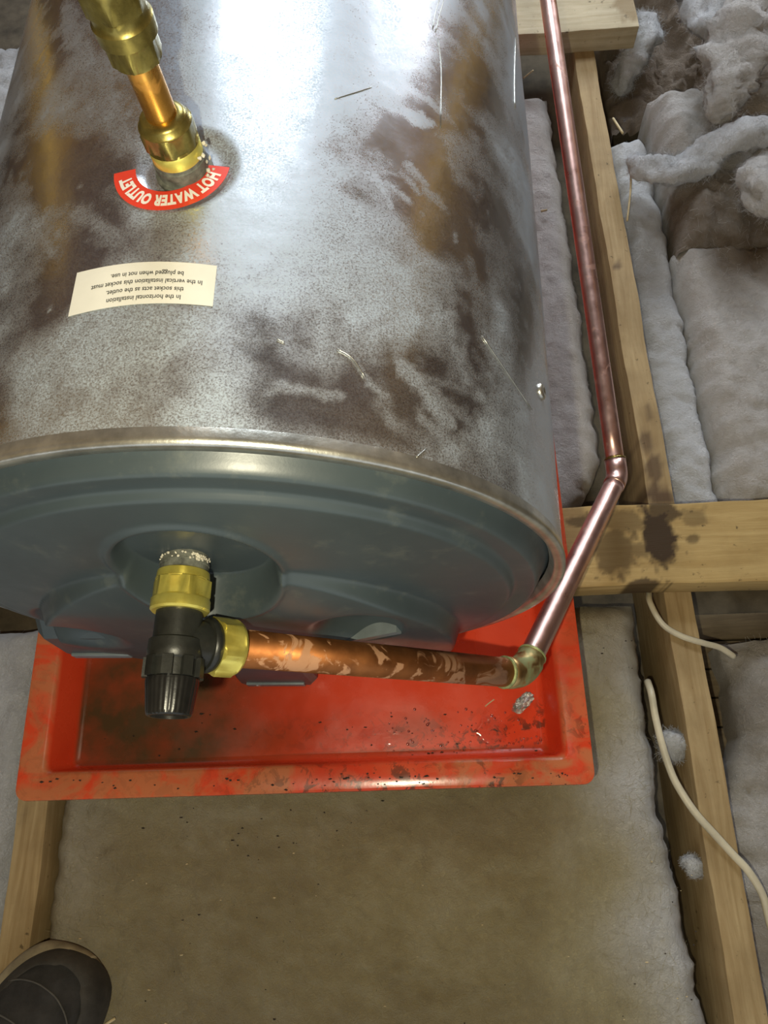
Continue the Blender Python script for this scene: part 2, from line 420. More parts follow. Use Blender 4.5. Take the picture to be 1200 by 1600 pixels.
def blanket(name, xl, xr, y0, y1, ztop, zbot, mat, label, cat='insulation', step=.006, bulge=None, dirt=None, edge=.018, amp=.0035, seed=0, endround=True, rag=.006, daylit=None, fib=9000, wavy=False):
    ny = int((y1 - y0) / step) + 1
    nx = max(12, int((xr((y0 + y1) / 2) - xl((y0 + y1) / 2)) / step))
    V = []; D = []
    for j in range(ny):
        y = y0 + (y1 - y0) * j / (ny - 1)
        a = xl(y) + rag * fbm(y * 22, seed, 1); b = xr(y) + rag * fbm(y * 22, seed, 7)
        for i in range(nx + 4):
            if i == 0: x, z = a + .004, zbot
            elif i == 1: x, z = a, (zbot + ztop) / 2
            elif i == nx + 2: x, z = b, (zbot + ztop) / 2
            elif i == nx + 3: x, z = b - .004, zbot
            else:
                s = (i - 2) / (nx - 1); s = .5 - .5 * math.cos(pi * s) if False else s
                x = a + (b - a) * s
                e = min(x - a, b - x); ey = min(y - y0, y1 - y) if endround else 1
                rd = 1 - max(0, 1 - e / edge) ** 2.2; rdy = 1 - max(0, 1 - ey / edge) ** 2.2
                h = rd * rdy
                z = zbot + (ztop - zbot) * (.72 + .28 * h)
                z += amp * fbm(x * 12, y * 12, seed) + amp * .55 * fbm(x * 55, y * 55, seed + 3) + amp * .3 * fbm(x * 140, y * 140, seed + 3)
                if bulge: z += bulge(x, y)
            tt_ = (y - y0) / (y1 - y0); yy = y + .022 * fbm(x * 11, seed + 5, 0) * (tt_ ** 6 + (1 - tt_) ** 6) * (1 if wavy else .15)
            V.append((x, yy, z))
            D.append(dirt(x, y) if dirt else 0)
    F = grid_faces(ny, nx + 4)
    F = [f[::-1] for f in F]
    o = mesh(name, V, F, mat, origin=((xl(y0) + xr(y0)) / 2, (y0 + y1) / 2, zbot))
    set_attr(o, 'dirt', D)
    if daylit: set_attr(o, 'daylit', [daylit(v[0], v[1]) for v in V])
    fibres(o, V, F, int((y1 - y0) * (min(xr(y0), .72) - max(xl(y0), -.75)) * fib), mat, seed)
    return tag(o, label, cat)
def ss_(a, b, x):
    t = min(1, max(0, (x - a) / (b - a))); return t * t * (3 - 2 * t)
def g(x, y, cx, cy, rx, ry): return math.exp(-((x - cx) / rx) ** 2 - ((y - cy) / ry) ** 2)

def rgt(y):   # right edge of the front blanket
    return min(.296, .276 + .012 * max(0, -y) / .15) if y < .15 else .279
blanket('insulation_blanket', lambda y: -.4295, rgt, -.8, .258, -.004, -.13, M['wool_olive'],
        'wide flat dusty glass wool blanket, toned for shade, in front of the red tray', bulge=lambda x, y: .006 * g(x, y, .1, -.05, .2, .1) - .004 * g(x, y, -.3, .0, .1, .2),
        dirt=lambda x, y: min(1, .55 * g(x, y, -.1, -.28, .3, .12) + .30 * g(x, y, .05, .01, .3, .05) + .3 * g(x, y, -.25, -.05, .15, .2)), seed=1, edge=.03, step=.005, daylit=lambda x, y: .9 * ss_(.17, .28, x + .02 * math.sin(y * 40)) * (1 - .4 * ss_(.05, .2, y)) + .35 * g(x, y, -.40, -.02, .04, .2))
blanket('insulation_blanket', lambda y: -.425, lambda y: .272 - (.055 * max(0, .47 - y) / .1 if y < .47 else 0) - .01 * max(0, y - .9), .372, 1.17, -.03, -.13, M['wool'],
        'pale glass wool strip between the cylinder and the copper pipe', seed=2, amp=.005, edge=.03,
        dirt=lambda x, y: .4 * g(x, y, .27, .75, .02, .2) + .5 * g(x, y, .2, .40, .05, .02) + .05)
blanket('insulation_blanket', lambda y: .356 + .01 * max(0, y - .6), lambda y: .4235, .372, 1.06, -.035, -.13, M['wool_blue'],
        'narrow glass wool strip lying against the right side of the upper joist', seed=3, amp=.006, edge=.02,
        bulge=lambda x, y: .010 * math.sin(y * 30) * g(x, y, .385, .75, .03, .12) + .006 * fbm(x * 9, y * 14, 5), dirt=lambda x, y: .7 * g(x, y, .38, .80, .04, .10) + .25 * g(x, y, .37, .55, .03, .2))
blanket('insulation_blanket', lambda y: .424, lambda y: 1.0, .372, .822, -.012, -.13, M['wool'],
        'broad pale glass wool blanket at the right edge above the stained board', seed=4, amp=.006, edge=.03,
        bulge=lambda x, y: .012 * g(x, y, .47, .6, .06, .12) - .012 * g(x, y, .56, .78, .1, .08), dirt=lambda x, y: 1.1 * ss_(.69, .80, y + .02 * math.sin(x * 30)) * ss_(.43, .50, x) + .08, wavy=True)
blanket('insulation_blanket', lambda y: .4255 + .003 * math.sin(y * 9), lambda y: .66, .806, 1.115, .02, -.13, M['wool'],
        'thick rumpled glass wool pad behind the twisted white strand', seed=5, amp=.010, edge=.035,
        bulge=lambda x, y: .010 * g(x, y, .44, 1.0, .02, .1) - .03 * g(x, y, .55, .83, .08, .04), dirt=lambda x, y: .12 + .3 * g(x, y, .5, 1.0, .05, .06) + .9 * ss_(.95, .88, y), wavy=True)
blanket('insulation_blanket', lambda y: .385, lambda y: 1.2, 1.12, 1.65, -.06, -.13, M['wool_shade'],
        'glass wool coloured dark brown for shade at the top right corner', seed=6, amp=.022, edge=.04, bulge=lambda x, y: .035 * fbm(x * 5, y * 5, 3) + .05 * g(x, y, .52, 1.42, .06, .05), dirt=lambda x, y: .5)
blanket('insulation_blanket', lambda y: .360 + .034 * ss_(.0, .10, y), lambda y: .9, -.8, .21, -.03, -.118, M['wool'],
        'grey glass wool edge right of the lower joist', seed=7, amp=.012, edge=.04, bulge=lambda x, y: .010 * fbm(x * 10, y * 7, 2), dirt=lambda x, y: .35 + .4 * g(x, y, .40, .12, .03, .06))
blanket('insulation_blanket', lambda y: -1.3, lambda y: -.471, -.8, .255, -.014, -.13, M['wool_blue'],
        'grey glass wool left of the left joist beside the tray', seed=8, amp=.008, edge=.03, dirt=lambda x, y: .25)
blanket('insulation_blanket', lambda y: -1.5, lambda y: -.471, .372, 1.32, -.005, -.13, M['wool_blue'],
        'clean pale glass wool behind the left side of the cylinder', seed=9, amp=.010, edge=.03, bulge=lambda x, y: .05 * g(x, y, -.66, 1.15, .1, .12), dirt=lambda x, y: .1)

def lump(name, path, rad, mat, label, cat='insulation', n=22, amp=.35, seed=0, flat=.7, ends=.35):
    path = catmull(path, 10); m = len(path)
    rs = np.interp(np.linspace(0, 1, m), np.linspace(0, 1, len(rad)), rad)
    for e in range(4):
        f_ = (.25, .6, .85, .96)[e]; rs[e] *= f_; rs[m - 1 - e] *= f_
    V, F = sweep(path, rs, n); V = np.array(V)
    for i in range(m):
        c = path[i]
        for k in range(n):
            q_ = V[i * n + k]; d = q_ - c
            s_ = 1 + amp * fbm(*(q_ * 26 + seed)) + amp * .5 * fbm(*(q_ * 80 + seed)) + amp * .35 * math.sin(k / n * 2 * pi * 3 + i * .35)
            V[i * n + k] = c + np.array([d[0], d[1], d[2] * flat]) * s_
    o = mesh(name, V, F, mat, origin=tuple(path[0])); set_attr(o, 'dirt', [0.0] * len(V)); fibres(o, V, F, int(2600 * min(1.6, max(rad) / .02)), mat, seed, .010 * min(1.3, max(rad) / .02), .6)
    return tag(o, label, cat)
P_ = lambda u, v, z: onz(u, v, z)
lump('wool_strand', [P_(985, 250, .015), P_(1010, 262, .03), P_(1055, 268, .035), P_(1100, 245, .04), P_(1150, 212, .06), P_(1210, 205, .06), P_(1260, 225, .04)], [.012, .022, .026, .026, .024, .024, .020], M['wool_blue'],
     'bright white twisted strand of glass wool lying across at right', amp=.30, seed=3)
lump('wool_tuft', [P_(1215, -40, .10), P_(1160, 60, .09), P_(1140, 120, .085), P_(1130, 165, .07), P_(1128, 195, .05)], [.05, .05, .036, .026, .010], M['wool'],
     'loose draped tuft of grey glass wool above the white strand', amp=.45, seed=8)
lump('wool_tuft', [P_(1085, -30, .04), P_(1110, 20, .05), P_(1150, 45, .06), P_(1215, 30, .05)], [.035, .04, .04, .035], M['wool_blue'],
     'bluish fluffy glass wool clump at the very top right', amp=.4, seed=12)
lump('wool_tuft', [P_(1230, 330, .05), P_(1195, 300, .06), P_(1182, 275, .05), P_(1200, 240, .03)], [.03, .03, .022, .02], M['wool'],
     'small glass wool tuft at the right edge below the white strand', amp=.4, seed=15)
lump('wool_tuft', [P_(1003, 20, -.0), P_(1008, 60, -.01), P_(985, 95, -.03), P_(968, 150, -.06)], [.018, .024, .02, .012], M['wool_blue'],
     'ragged pale wool tuft hanging beside the end of the far board', amp=.5, seed=18)
lump('wool_tuft', [P_(1040, 1150, -.03), P_(1050, 1163, -.02), P_(1064, 1172, -.03)], [.010, .016, .012], M['wool_blue'],
     'small round puff of wool caught beside the cable', amp=.3, seed=21)
lump('wool_tuft', [P_(1070, 1345, -.03), P_(1083, 1352, -.02), P_(1094, 1356, -.03)], [.006, .010, .006], M['wool_blue'],
     'tiny wisp of wool beside the joist further down the cable', amp=.4, seed=25)
V, F = sweep(catmull([(-.86, 1.47, .05), (-.74, 1.46, .09), (-.60, 1.50, .06)], 6), .07, 20)  # dark roll put in to fill the gap at this corner
o = mesh('gap_roll', V, F, M['felt'], origin=(-.72, 1.46, .0)); tag(o, 'dark roll filling the dark gap behind the cylinder at top left', 'felt')

# ------------------------------------------------------------------ drip tray
TX0, TX1, TY0, TY1 = -.4232, .1790, .0375, 1.18
def tray_loops():
    # (inset, z)
    return [(.004, .0420), (.0025, .088), (.0, .096), (.0005, .1000), (.003, .1010), (.024, .0985), (.027, .0975), (.030, .092), (.0355, .052), (.0385, .0475), (.043, .0465)]
def rrect(x0, x1, y0, y1, r, per=8, nx=90, ny=80):
    pts = []
    def arc(cx, cy, a0): return [(cx + r * math.cos(a0 + pi / 2 * k / per), cy + r * math.sin(a0 + pi / 2 * k / per)) for k in range(per + 1)]
    def seg(a, b, n): return [(a[0] + (b[0] - a[0]) * k / n, a[1] + (b[1] - a[1]) * k / n) for k in range(1, n)]
    A = [arc(x1 - r, y0 + r, -pi / 2), arc(x1 - r, y1 - r, 0), arc(x0 + r, y1 - r, pi / 2), arc(x0 + r, y0 + r, pi)]
    for i in range(4):
        pts += A[i]; pts += seg(A[i][-1], A[(i + 1) % 4][0], (ny, nx)[i % 2])
    return pts
V = []; L = tray_loops(); Nn = None
for ins, z in L:
    P = rrect(TX0 + ins, TX1 - ins, TY0 + ins, TY1 - ins, max(.006, .012 - ins * .15)); Nn = len(P)
    for x, y in P:
        V.append((x, y, z + (.0012 * math.sin(x * 9 + .5) + .0008 * math.sin(y * 13)) * (1 if z > .09 else 0)))
F = [(a * Nn + i, a * Nn + (i + 1) % Nn, (a + 1) * Nn + (i + 1) % Nn, (a + 1) * Nn + i) for a in range(len(L) - 1) for i in range(Nn)]
# floor: fine grid inside the last loop
ins = L[-1][0] - .001; gx0, gx1, gy0, gy1 = TX0 + ins, TX1 - ins, TY0 + ins, TY1 - ins
nx, ny = 130, 110; o0 = len(V)
for i in range(nx):
    for jj in range(ny):
        sy = (jj / (ny - 1)) ** 1.8
        x = gx0 + (gx1 - gx0) * i / (nx - 1); y = gy0 + (gy1 - gy0) * sy
        V.append((x, y, .0462 + .0006 * fbm(x * 8, y * 8, 2)))
F += [tuple(k + o0 for k in f) for f in grid_faces(nx, ny)]
bot = len(V)
V += [(TX0 + .004, TY0 + .004, .0415), (TX1 - .004, TY0 + .004, .0415), (TX1 - .004, TY1 - .004, .0415), (TX0 + .004, TY1 - .004, .0415)]
F.append((bot + 3, bot + 2, bot + 1, bot))
tray = mesh('drip_tray', V, F, M['tray'], origin=(-.12, .6, .0415)); sharp(tray, 50)
tag(tray, 'red plastic drip tray with dirty rim under the cylinder', 'tray')
A = np.array(V); dirt = np.zeros(len(V)); tan = np.zeros(len(V)); spots = np.zeros(len(V))
for k, (x, y, z) in enumerate(V):
    d = 0
    if z < .05:
        d = max(d, 1.5 * g(x, y, -.305, .13, .12, .10), .95 * g(x, y, -.27, .10, .15, .035), .4 * g(x, y, .0, .105, .035, .02))
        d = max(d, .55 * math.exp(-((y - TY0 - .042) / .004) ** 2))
        spots[k] = .9 * max(g(x, y, .10, .10, .08, .012), g(x, y, .138, .11, .006, .02), .4 * g(x, y, 0, .10, .2, .02), g(x, y, .05, .085, .1, .006))
    ledge = .095 < z
    if ledge:
        tan[k] = .75 if y < TY0 + .03 and (x < -.13 or x > .02) else (.75 if x < TX0 + .03 and y < .3 else (.5 if x > TX1 - .03 and y < .15 else .25))
        spots[k] = 1.0 * max(g(x, y, -.09, TY0, .1, .03) * .8, g(x, y, .075, TY0 + .01, .03, .02), g(x, y, -.02, TY0 + .01, .05, .02), g(x, y, TX1 - .01, .09, .02, .02) * .7, .12)
    dirt[k] = d
set_attr(tray, 'dirt', np.clip(dirt, 0, 1)); set_attr(tray, 'tan', tan); set_attr(tray, 'spots', np.clip(spots, 0, 1))
# water left standing in the tray
def puddle(cx, cy, rx, ry, h, seed, n=36):
    V = [(cx, cy, .0470 + h)]
    for rr, hh in ((.5, .95), (.8, .75), (.95, .4), (1.0, 0.0)):
        for k in range(n):
            a = 2 * pi * k / n; s_ = 1 + .35 * fbm(math.cos(a) * 1.5, math.sin(a) * 1.5, seed)
            V.append((cx + math.cos(a) * rx * rr * s_, cy + math.sin(a) * ry * rr * s_, .0468 + h * hh))
    F = [(0, 1 + k, 1 + (k + 1) % n) for k in range(n)]
    for r_ in range(3): F += [(1 + r_ * n + k, 1 + (r_ + 1) * n + k, 1 + (r_ + 1) * n + (k + 1) % n, 1 + r_ * n + (k + 1) % n) for k in range(n)]
    return V, F
for (u, v, rx, ry, lb) in ((602, 1148, .026, .012, 'thin pool of water in the middle of the tray'), (770, 1140, .020, .014, 'thin pool of water near the right corner of the tray')):
    c_ = onz(u, v, .047); V, F = puddle(c_[0], c_[1], rx, ry, .0009, u)
    tag(mesh('water_pool', V, F, M['water'], origin=(c_[0], c_[1], .0468)), lb, 'water')
parts = []
for k in range(150):
    u = random.uniform(600, 862); v = 1105 + 85 * random.random() ** .6
    if k < 45: u, v = random.uniform(620, 850), random.uniform(1172, 1192)
    c_ = onz(u, v, .047); r_ = random.uniform(.0006, .0019)
    parts.append(lathe((c_[0], c_[1], .0466), (0, 0, 1), [(0, r_), (r_ * .35, r_ * .8), (r_ * .5, r_ * .3)], 8))
V, F = merge(*parts); tag(mesh('water_drops', V, F, M['water'], origin=(.1, .1, .0466)), 'scattered clear drops on the front of the red tray floor', 'water', kind='stuff')
def crumbs(name, pts, mat, label, cat, r=(.0005, .0014), zf=None):
    parts = []
    for (x, y, z) in pts:
        rr = random.uniform(*r); a = random.uniform(0, pi); l = random.uniform(1, 2.6)
        V = [(x + rr * l * math.cos(a + t) * (1 if s_ == 0 else .5), y + rr * math.sin(a + t) * (1 if s_ == 0 else .5), z + s_ * rr * .8) for s_ in (0, 1) for t in (0, 1.2 + random.random(), 3.1, 4.2 + random.random() * .8)]
        parts.append((V, [(0, 1, 2, 3), (4, 5, 6, 7), (0, 1, 5, 4), (1, 2, 6, 5), (2, 3, 7, 6), (3, 0, 4, 7)]))
    V, F = merge(*parts); return tag(mesh(name, V, F, mat, origin=pts[0], smooth=False), label, cat, kind='stuff')
pts = [tuple(onz(random.uniform(620, 860), 1195 - 22 * random.random() ** 2, .047)) for _ in range(90)] + [tuple(onz(random.uniform(520, 900), random.uniform(1208, 1226), .1015)) for _ in range(40)]
pts += [tuple(onz(random.uniform(140, 850), random.uniform(1110, 1190), .047)) for _ in range(25)] + [tuple(onz(random.uniform(60, 520), random.uniform(1215, 1236), .1015)) for _ in range(22)]
crumbs('tray_grit', pts, M['crumb'], 'black grit and crumbs in the tray and on its front rim', 'dirt')
pts = [tuple(onz(random.uniform(120, 1090), random.uniform(1260, 1600), -.002)) for _ in range(50)] + [tuple(onz(random.uniform(930, 990), random.uniform(960, 1130), -.002)) for _ in range(8)] + [tuple(onz(random.gauss(430, 180), random.gauss(1290, 25), -.002)) for _ in range(30)]
crumbs('wool_debris', pts, M['crumb'], 'dark bits scattered on the dusty wool blanket', 'dirt', (.0004, .0011))
pts = [tuple(onz(random.uniform(120, 1090), random.uniform(1260, 1600), -.001)) for _ in range(40)]
crumbs('pale_debris', pts, M['straw'], 'tiny pale flecks on the dusty wool blanket', 'dirt', (.0004, .0012))
# foil flake and straws
c_ = onz(817, 1098, .05); V = []; nn = 12
for i in range(nn):
    for jj in range(nn):
        s_, t_ = i / (nn - 1) * 2 - 1, jj / (nn - 1) * 2 - 1
        V.append((c_[0] + .010 * s_ * (1 - .3 * t_ * t_) + .006 * t_ + .002 * fbm(s_ * 3, t_ * 3, 1), c_[1] + .012 * t_ * (1 - .35 * s_ * s_), .0475 + .012 * abs(fbm(s_ * 3.2, t_ * 3.2, 4)) + .004 * (1 - max(abs(s_), abs(t_)))))
tag(mesh('foil_flake', V, grid_faces(nn, nn), M['flake'], origin=(c_[0], c_[1], .0475), smooth=False), 'crumpled silver foil flake in the tray under the pipe elbow', 'flake')
def stick(name, uvz, r, mat, label, cat='straw'):
    P = [onz(*a) for a in uvz]; P = catmull(P, 5); V, F = sweep(P, r, 8); return tag(mesh(name, V, F, mat, origin=tuple(P[0])), label, cat)
stick('straw', [(708, 1188, .0485), (717, 1183, .049), (725, 1186, .0485)], .0011, M['straw'], 'short pale straw on the tray floor by the front wall')
stick('straw', [(758, 1104, .048), (765, 1098, .049), (772, 1093, .048)], .0007, M['straw'], 'thin pale straw on the tray floor left of the foil flake')
stick('straw', [(986, 265, .012), (985, 300, .006), (980, 345, -.0)], .0016, M['straw'], 'long dry straw on the wool just right of the upper joist')
stick('straw', [(958, 185, -.03), (973, 208, -.015)], .0020, M['straw'], 'reddish twig in the dark gap beside the upper joist')
stick('straw', [(165, 1600, .004), (172, 1596, .006), (180, 1591, .004)], .0015, M['straw'], 'pale splinter on the wool beside the shoe')
stick('straw', [(818, 122, .0), (833, 110, .02)], .0012, M['straw'], 'short twig between the cylinder and the far board')
stick('straw', [(845, 330, -.02), (855, 328, -.018)], .0016, M['straw'], 'pale splinter on the wool strip beside the pipe')

# ------------------------------------------------------------------ cables
cab = [onz(1014, 925, -.012), onz(1016, 942, .004), onz(1035, 975, .006), onz(1065, 994, .006), onz(1100, 1005, .006), onz(1125, 1012, .0), onz(1147, 1026, -.01)]
V, F = sweep(catmull(cab, 8), .0036, 14); tag(mesh('electric_cable', V, F, M['cable'], origin=tuple(cab[2])), 'short cream cable crossing the joist just below the stained board', 'cable')
cab = [onz(1012, 1065, -.02), onz(1018, 1085, -.003), onz(1024, 1120, -.003), onz(1035, 1165, .0), onz(1050, 1210, .0), onz(1066, 1240, .004), onz(1088, 1272, .006), onz(1115, 1302, .006), onz(1145, 1335, .006), onz(1170, 1362, .006), onz(1192, 1400, -.004), onz(1202, 1440, -.012), onz(1215, 1480, -.015)]
V, F = sweep(catmull(cab, 8), .0042, 14); tag(mesh('electric_cable', V, F, M['cable'], origin=tuple(cab[5])), 'long cream cable snaking from the wool edge over the lower joist', 'cable')

# ------------------------------------------------------------------ hot water cylinder
tank_c = T1((XC, Y0 + .5, .0475))
tank = empty('hot_water_cylinder', tuple(tank_c), 'large shiny galvanised hot water cylinder lying on its side in the red tray', 'water heater')
YB = Y0 + 1.02
OX, OY = -.1354, .3606       # outlet socket on top (tank frame)
def dimple(x, y):
    r = math.hypot(x - OX, y - OY)
    s_ = min(1, max(0, (.034 - r) / .012)); s_ = s_ * s_ * (3 - 2 * s_)
    return -.0035 * s_
ths = np.radians(np.concatenate([np.linspace(-100, 115, 430), np.linspace(115, 260, 60)[1:-1]]))
ys = np.concatenate([np.linspace(Y0, Y0 + .36, 170), np.linspace(Y0 + .36, YB, 150)[1:]])
V = []; SM = []
random.seed(11)
marks = []   # finger swipes: (s, y, angle, half length, half width, strength)
def at_px(u, v):
    d = ray(u, v); c_, s_ = math.cos(PSI), math.sin(PSI); d = np.array([c_ * d[0] - s_ * d[1], s_ * d[0] + c_ * d[1], d[2]])
    ox, oz = -XC, CAM[2] - ZC; a = d[0] ** 2 + d[2] ** 2; b = 2 * (ox * d[0] + oz * d[2]); cc = ox * ox + oz * oz - R * R
    t = (-b - math.sqrt(max(0, b * b - 4 * a * cc))) / 2 / a; p = np.array([0, 0, CAM[2]]) + d * t
    return math.atan2(p[0] - XC, p[2] - ZC) * R, p[1]
for (u, v, du, dv, wd, st_) in [(600, 45, 28, 14, 9, .8), (640, 65, 26, -18, 8, .7), (575, 75, 22, -8, 6, .6), (622, 172, 36, 16, 12, .95), (655, 150, 30, 22, 8, .7), (560, 60, 20, 20, 6, .5),
      (530, 255, 40, 12, 10, .5), (560, 290, 36, 14, 10, .5), (600, 300, 12, 22, 7, .8), (622, 300, 16, 14, 7, .7), (640, 285, 14, 16, 6, .6), (655, 275, 12, 12, 8, .6), (680, 310, 14, 14, 10, .45), (585, 268, 40, 6, 6, .5),
      (670, 620, 34, 40, 16, .75), (690, 680, 30, 26, 14, .6), (720, 650, 40, 34, 12, .5), (590, 608, 14, 8, 9, .6), (575, 590, 12, 16, 8, .6), (700, 600, 30, 10, 8, .4), (480, 610, 50, 8, 12, .5),
      (40, 60, 8, 30, 12, .6), (120, 60, 14, 40, 20, .7), (160, 130, 20, 40, 20, .6), (150, 350, 30, 20, 20, .5), (30, 330, 20, 30, 20, .5), (70, 380, 10, 16, 8, .6), (745, 470, 8, 60, 10, .4), (790, 480, 8, 90, 20, .35), (770, 640, 10, 60, 18, .35)]:
    a = at_px(u - du, v - dv); b = at_px(u + du, v + dv); w_ = at_px(u + wd, v); c0 = at_px(u, v)
    marks.append((a, b, max(.002, math.hypot(w_[0] - c0[0], w_[1] - c0[1])), st_))
holes = [(at_px(u, v), r_) for u, v, r_ in ((520, 610, .045), (640, 610, .030), (60, 250, .030), (120, 330, .045), (700, 100, .045), (700, 380, .05), (620, 220, .028), (100, 460, .03), (790, 640, .04), (700, 540, .03))]
S2 = []; Y2 = []
for th in ths:
    for y in ys:
        x = XC + R * math.sin(th); s_ = th * R
        wv = .0007 * fbm(s_ * 5, y * 3.2, 1) + .00022 * fbm(s_ * 22, y * 16, 4)
        rr = R + wv * min(1, (y - Y0) / .02)
        if abs(th) < .4: rr += dimple(x, y)
        V.append((XC + rr * math.sin(th), y, ZC + rr * math.cos(th))); S2.append(s_); Y2.append(y)
S2 = np.array(S2); Y2 = np.array(Y2)
base = np.array([.62 + 1.0 * fbm(a * 6, b * 6, 12) + .5 * fbm(a * 22, b * 22, 5) for a, b in zip(S2, Y2)])
glare_haze = np.array([g(a, b, at0[0], at0[1], rx, ry) for at0, rx, ry in ((at_px(450, 150), .10, .2),) for a, b in zip(S2, Y2)])
base += .55 * glare_haze + .30 * np.exp(-((S2 + .02) / .12) ** 2 - ((Y2 - Y0 - .04) / .08) ** 2)  # first term paints extra haze to spread the glare on top
NZ0 = np.array([fbm(a * 25, b * 25, 71) for a, b in zip(S2, Y2)])
for (h0, r_) in holes:
    wob = 1 + .0 * S2; d = np.hypot(S2 - h0[0], Y2 - h0[1]) / r_; base -= .62 * np.exp(-(d * (1 + .5 * NZ0)) ** 2)
base = np.clip(base, .13, 1) * .88
NZ = np.array([fbm(a * 60, b * 60, 33) for a, b in zip(S2, Y2)]); NZ2 = np.array([fbm(a * 150, b * 150, 3) for a, b in zip(S2, Y2)])
for a, b, w_, st_ in marks:
    ax, ay = a; bx_, by = b; L2 = (bx_ - ax) ** 2 + (by - ay) ** 2 + 1e-9
    t = np.clip(((S2 - ax) * (bx_ - ax) + (Y2 - ay) * (by - ay)) / L2, 0, 1)
    d = np.hypot(S2 - ax - t * (bx_ - ax), Y2 - ay - t * (by - ay)) / w_
    d = d * (1 + .9 * NZ) + .25 * NZ2; base = np.maximum(base, st_ * .85 * np.clip((1.15 - d) * 1.3, 0, 1))
edge_ = np.exp(-((Y2 - Y0) / .012) ** 2); base = np.maximum(base, .5 * edge_)
shell = mesh('shell', T(V), grid_faces(len(ths), len(ys), True), M['sheet'], tank); set_attr(shell, 'smudge_glare', base)
# far end disc
V, F = lathe((XC, YB, ZC), (0, 1, 0), [(0, R), (.012, R * .97), (.03, R * .7), (.04, .02)], 72)
mesh('far_end', T(V), F, M['plastic'], tank)
# folded rim at the near end
prof = [(0.006, R + .0002), (0, R + .0012), (-.004, R + .0010), (-.0045, R - .0015), (-.0045, R - .0065), (-.002, R - .0080), (.004, R - .0105)]
V, F = lathe((XC, Y0, ZC), (0, 1, 0), prof, 220, cap=False); mesh('rim', T(V), F, M['sheet_edge'], tank)

# moulded end cap: relief h(u, w) towards the camera
def ss(a, b, x):
    t = min(1, max(0, (x - a) / (b - a))); return t * t * (3 - 2 * t)
RU, RW, RSX, RSZ = -.012, .105, .054, .062
def plane_pt(u, v, y):
    d = ray(u, v); c_, s_ = math.cos(PSI), math.sin(PSI); d = np.array([c_ * d[0] - s_ * d[1], s_ * d[0] + c_ * d[1], d[2]])
    return np.array([0, 0, CAM[2]]) + d * (y / d[1])
def relief(u, w_):
    r = math.hypot(u, w_)
    h = -.006 + .018 * ss(.231, .219, r) + .006 * ss(.2055, .199, r) + .010 * (1 - min(1, (r / .2) ** 2))
    # lower pad
    e = ((u + .01) / .176) ** 2 + ((w_ + .10) / .205) ** 2
    pad = ss(1.03, .95, e)
    h += pad * (.003 + .012 * ss(.12, .03, w_))
    # shallow pockets in the pad
    for (pu, pw, pr, pd) in ((.085, -.000, .040, .015), (-.150, -.045, .044, .014)):
        ee = math.hypot((u - pu) / pr, (w_ - pw) / (pr * 1.05))
        h -= pd * ss(1.0, .35, ee)
    # round recess of the socket
    q_ = math.hypot((u - RU) / RSX, (w_ - RW) / RSZ)
    rec = ss(1.0, .86, q_)
    floor_ = .011 - .002 * ss(.6, .0, q_)
    lip = .0022 * math.exp(-((q_ - 1.03) / .05) ** 2)
    return h * (1 - rec) + floor_ * rec + lip * (1 - rec)
na, nr = 440, 150; V = [T1((XC, Y0 - relief(0, 0), ZC))]
VV = []
for i in range(na):
    a = 2 * pi * i / na
    for k in range(1, nr + 1):
        r = .2305 * k / nr; u_, w_ = r * math.sin(a), r * math.cos(a); VV.append((XC + u_, Y0 - relief(u_, w_), ZC + w_))
V += list(T(VV)); F = []
for i in range(na):
    j2 = (i + 1) % na
    F.append((0, 1 + j2 * nr, 1 + i * nr))
    for k in range(nr - 1): F.append((1 + i * nr + k, 1 + j2 * nr + k, 1 + j2 * nr + k + 1, 1 + i * nr + k + 1))
capo = mesh('end_cap', V, F, M['plastic'], tank)
# feet moulded under the cap
def foot_block(uc, wtop, wbot, hw_t, hw_b, hf, hb, name='foot'):
    rows = []
    for (w_, hw, h) in ((wtop, hw_t, hf * .3), (wtop - .02, hw_t, hf * .9), (wbot + .016, hw_b, hf), (wbot + .004, hw_b - .003, hf), (wbot, hw_b - .006, hf - .004)):
        rows.append((w_, hw, h))
    V = []; F = []
    for (w_, hw, h) in rows:
        for (u_, hh) in ((-hw, hb), (-hw, h - .006), (-hw + .006, h), (hw - .006, h), (hw, h - .006), (hw, hb)):
            V.append((XC + uc + u_, Y0 - hh, ZC + w_))
    n_ = 6
    for a in range(len(rows) - 1):
        for k in range(n_): F.append((a * n_ + k, a * n_ + (k + 1) % n_, (a + 1) * n_ + (k + 1) % n_, (a + 1) * n_ + k))
    F.append(tuple(range(n_))); F.append(tuple(range((len(rows) - 1) * n_, len(rows) * n_))[::-1])
    return V, F
V, F = foot_block(-.030, -.20, -.3158, .040, .046, .030, -.05)
ft = mesh('foot', T(V), F, M['plastic'], tank, smooth=False)
V, F = bevel_box(XC - .064, XC + .002, Y0 - .0325, Y0 - .029, ZC - .308, ZC - .296, .001); mesh('lip', T(V), F, M['pocket'], ft)
V, F = lathe((XC - .052, Y0 - .031, ZC - .302), (0, -1, 0), [(0, .0035), (.002, .003), (.0025, .001)], 12); mesh('screw', T(V), F, M['sheet_edge'], ft)
V, F = foot_block(-.166, -.055, -.135, .036, .034, .033, -.01)
ft = mesh('foot', T(V), F, M['plastic'], tank, smooth=False)
V, F = bevel_box(XC - .190, XC - .136, Y0 - .0355, Y0 - .032, ZC - .131, ZC - .119, .001); mesh('lip', T(V), F, M['pocket'], ft)
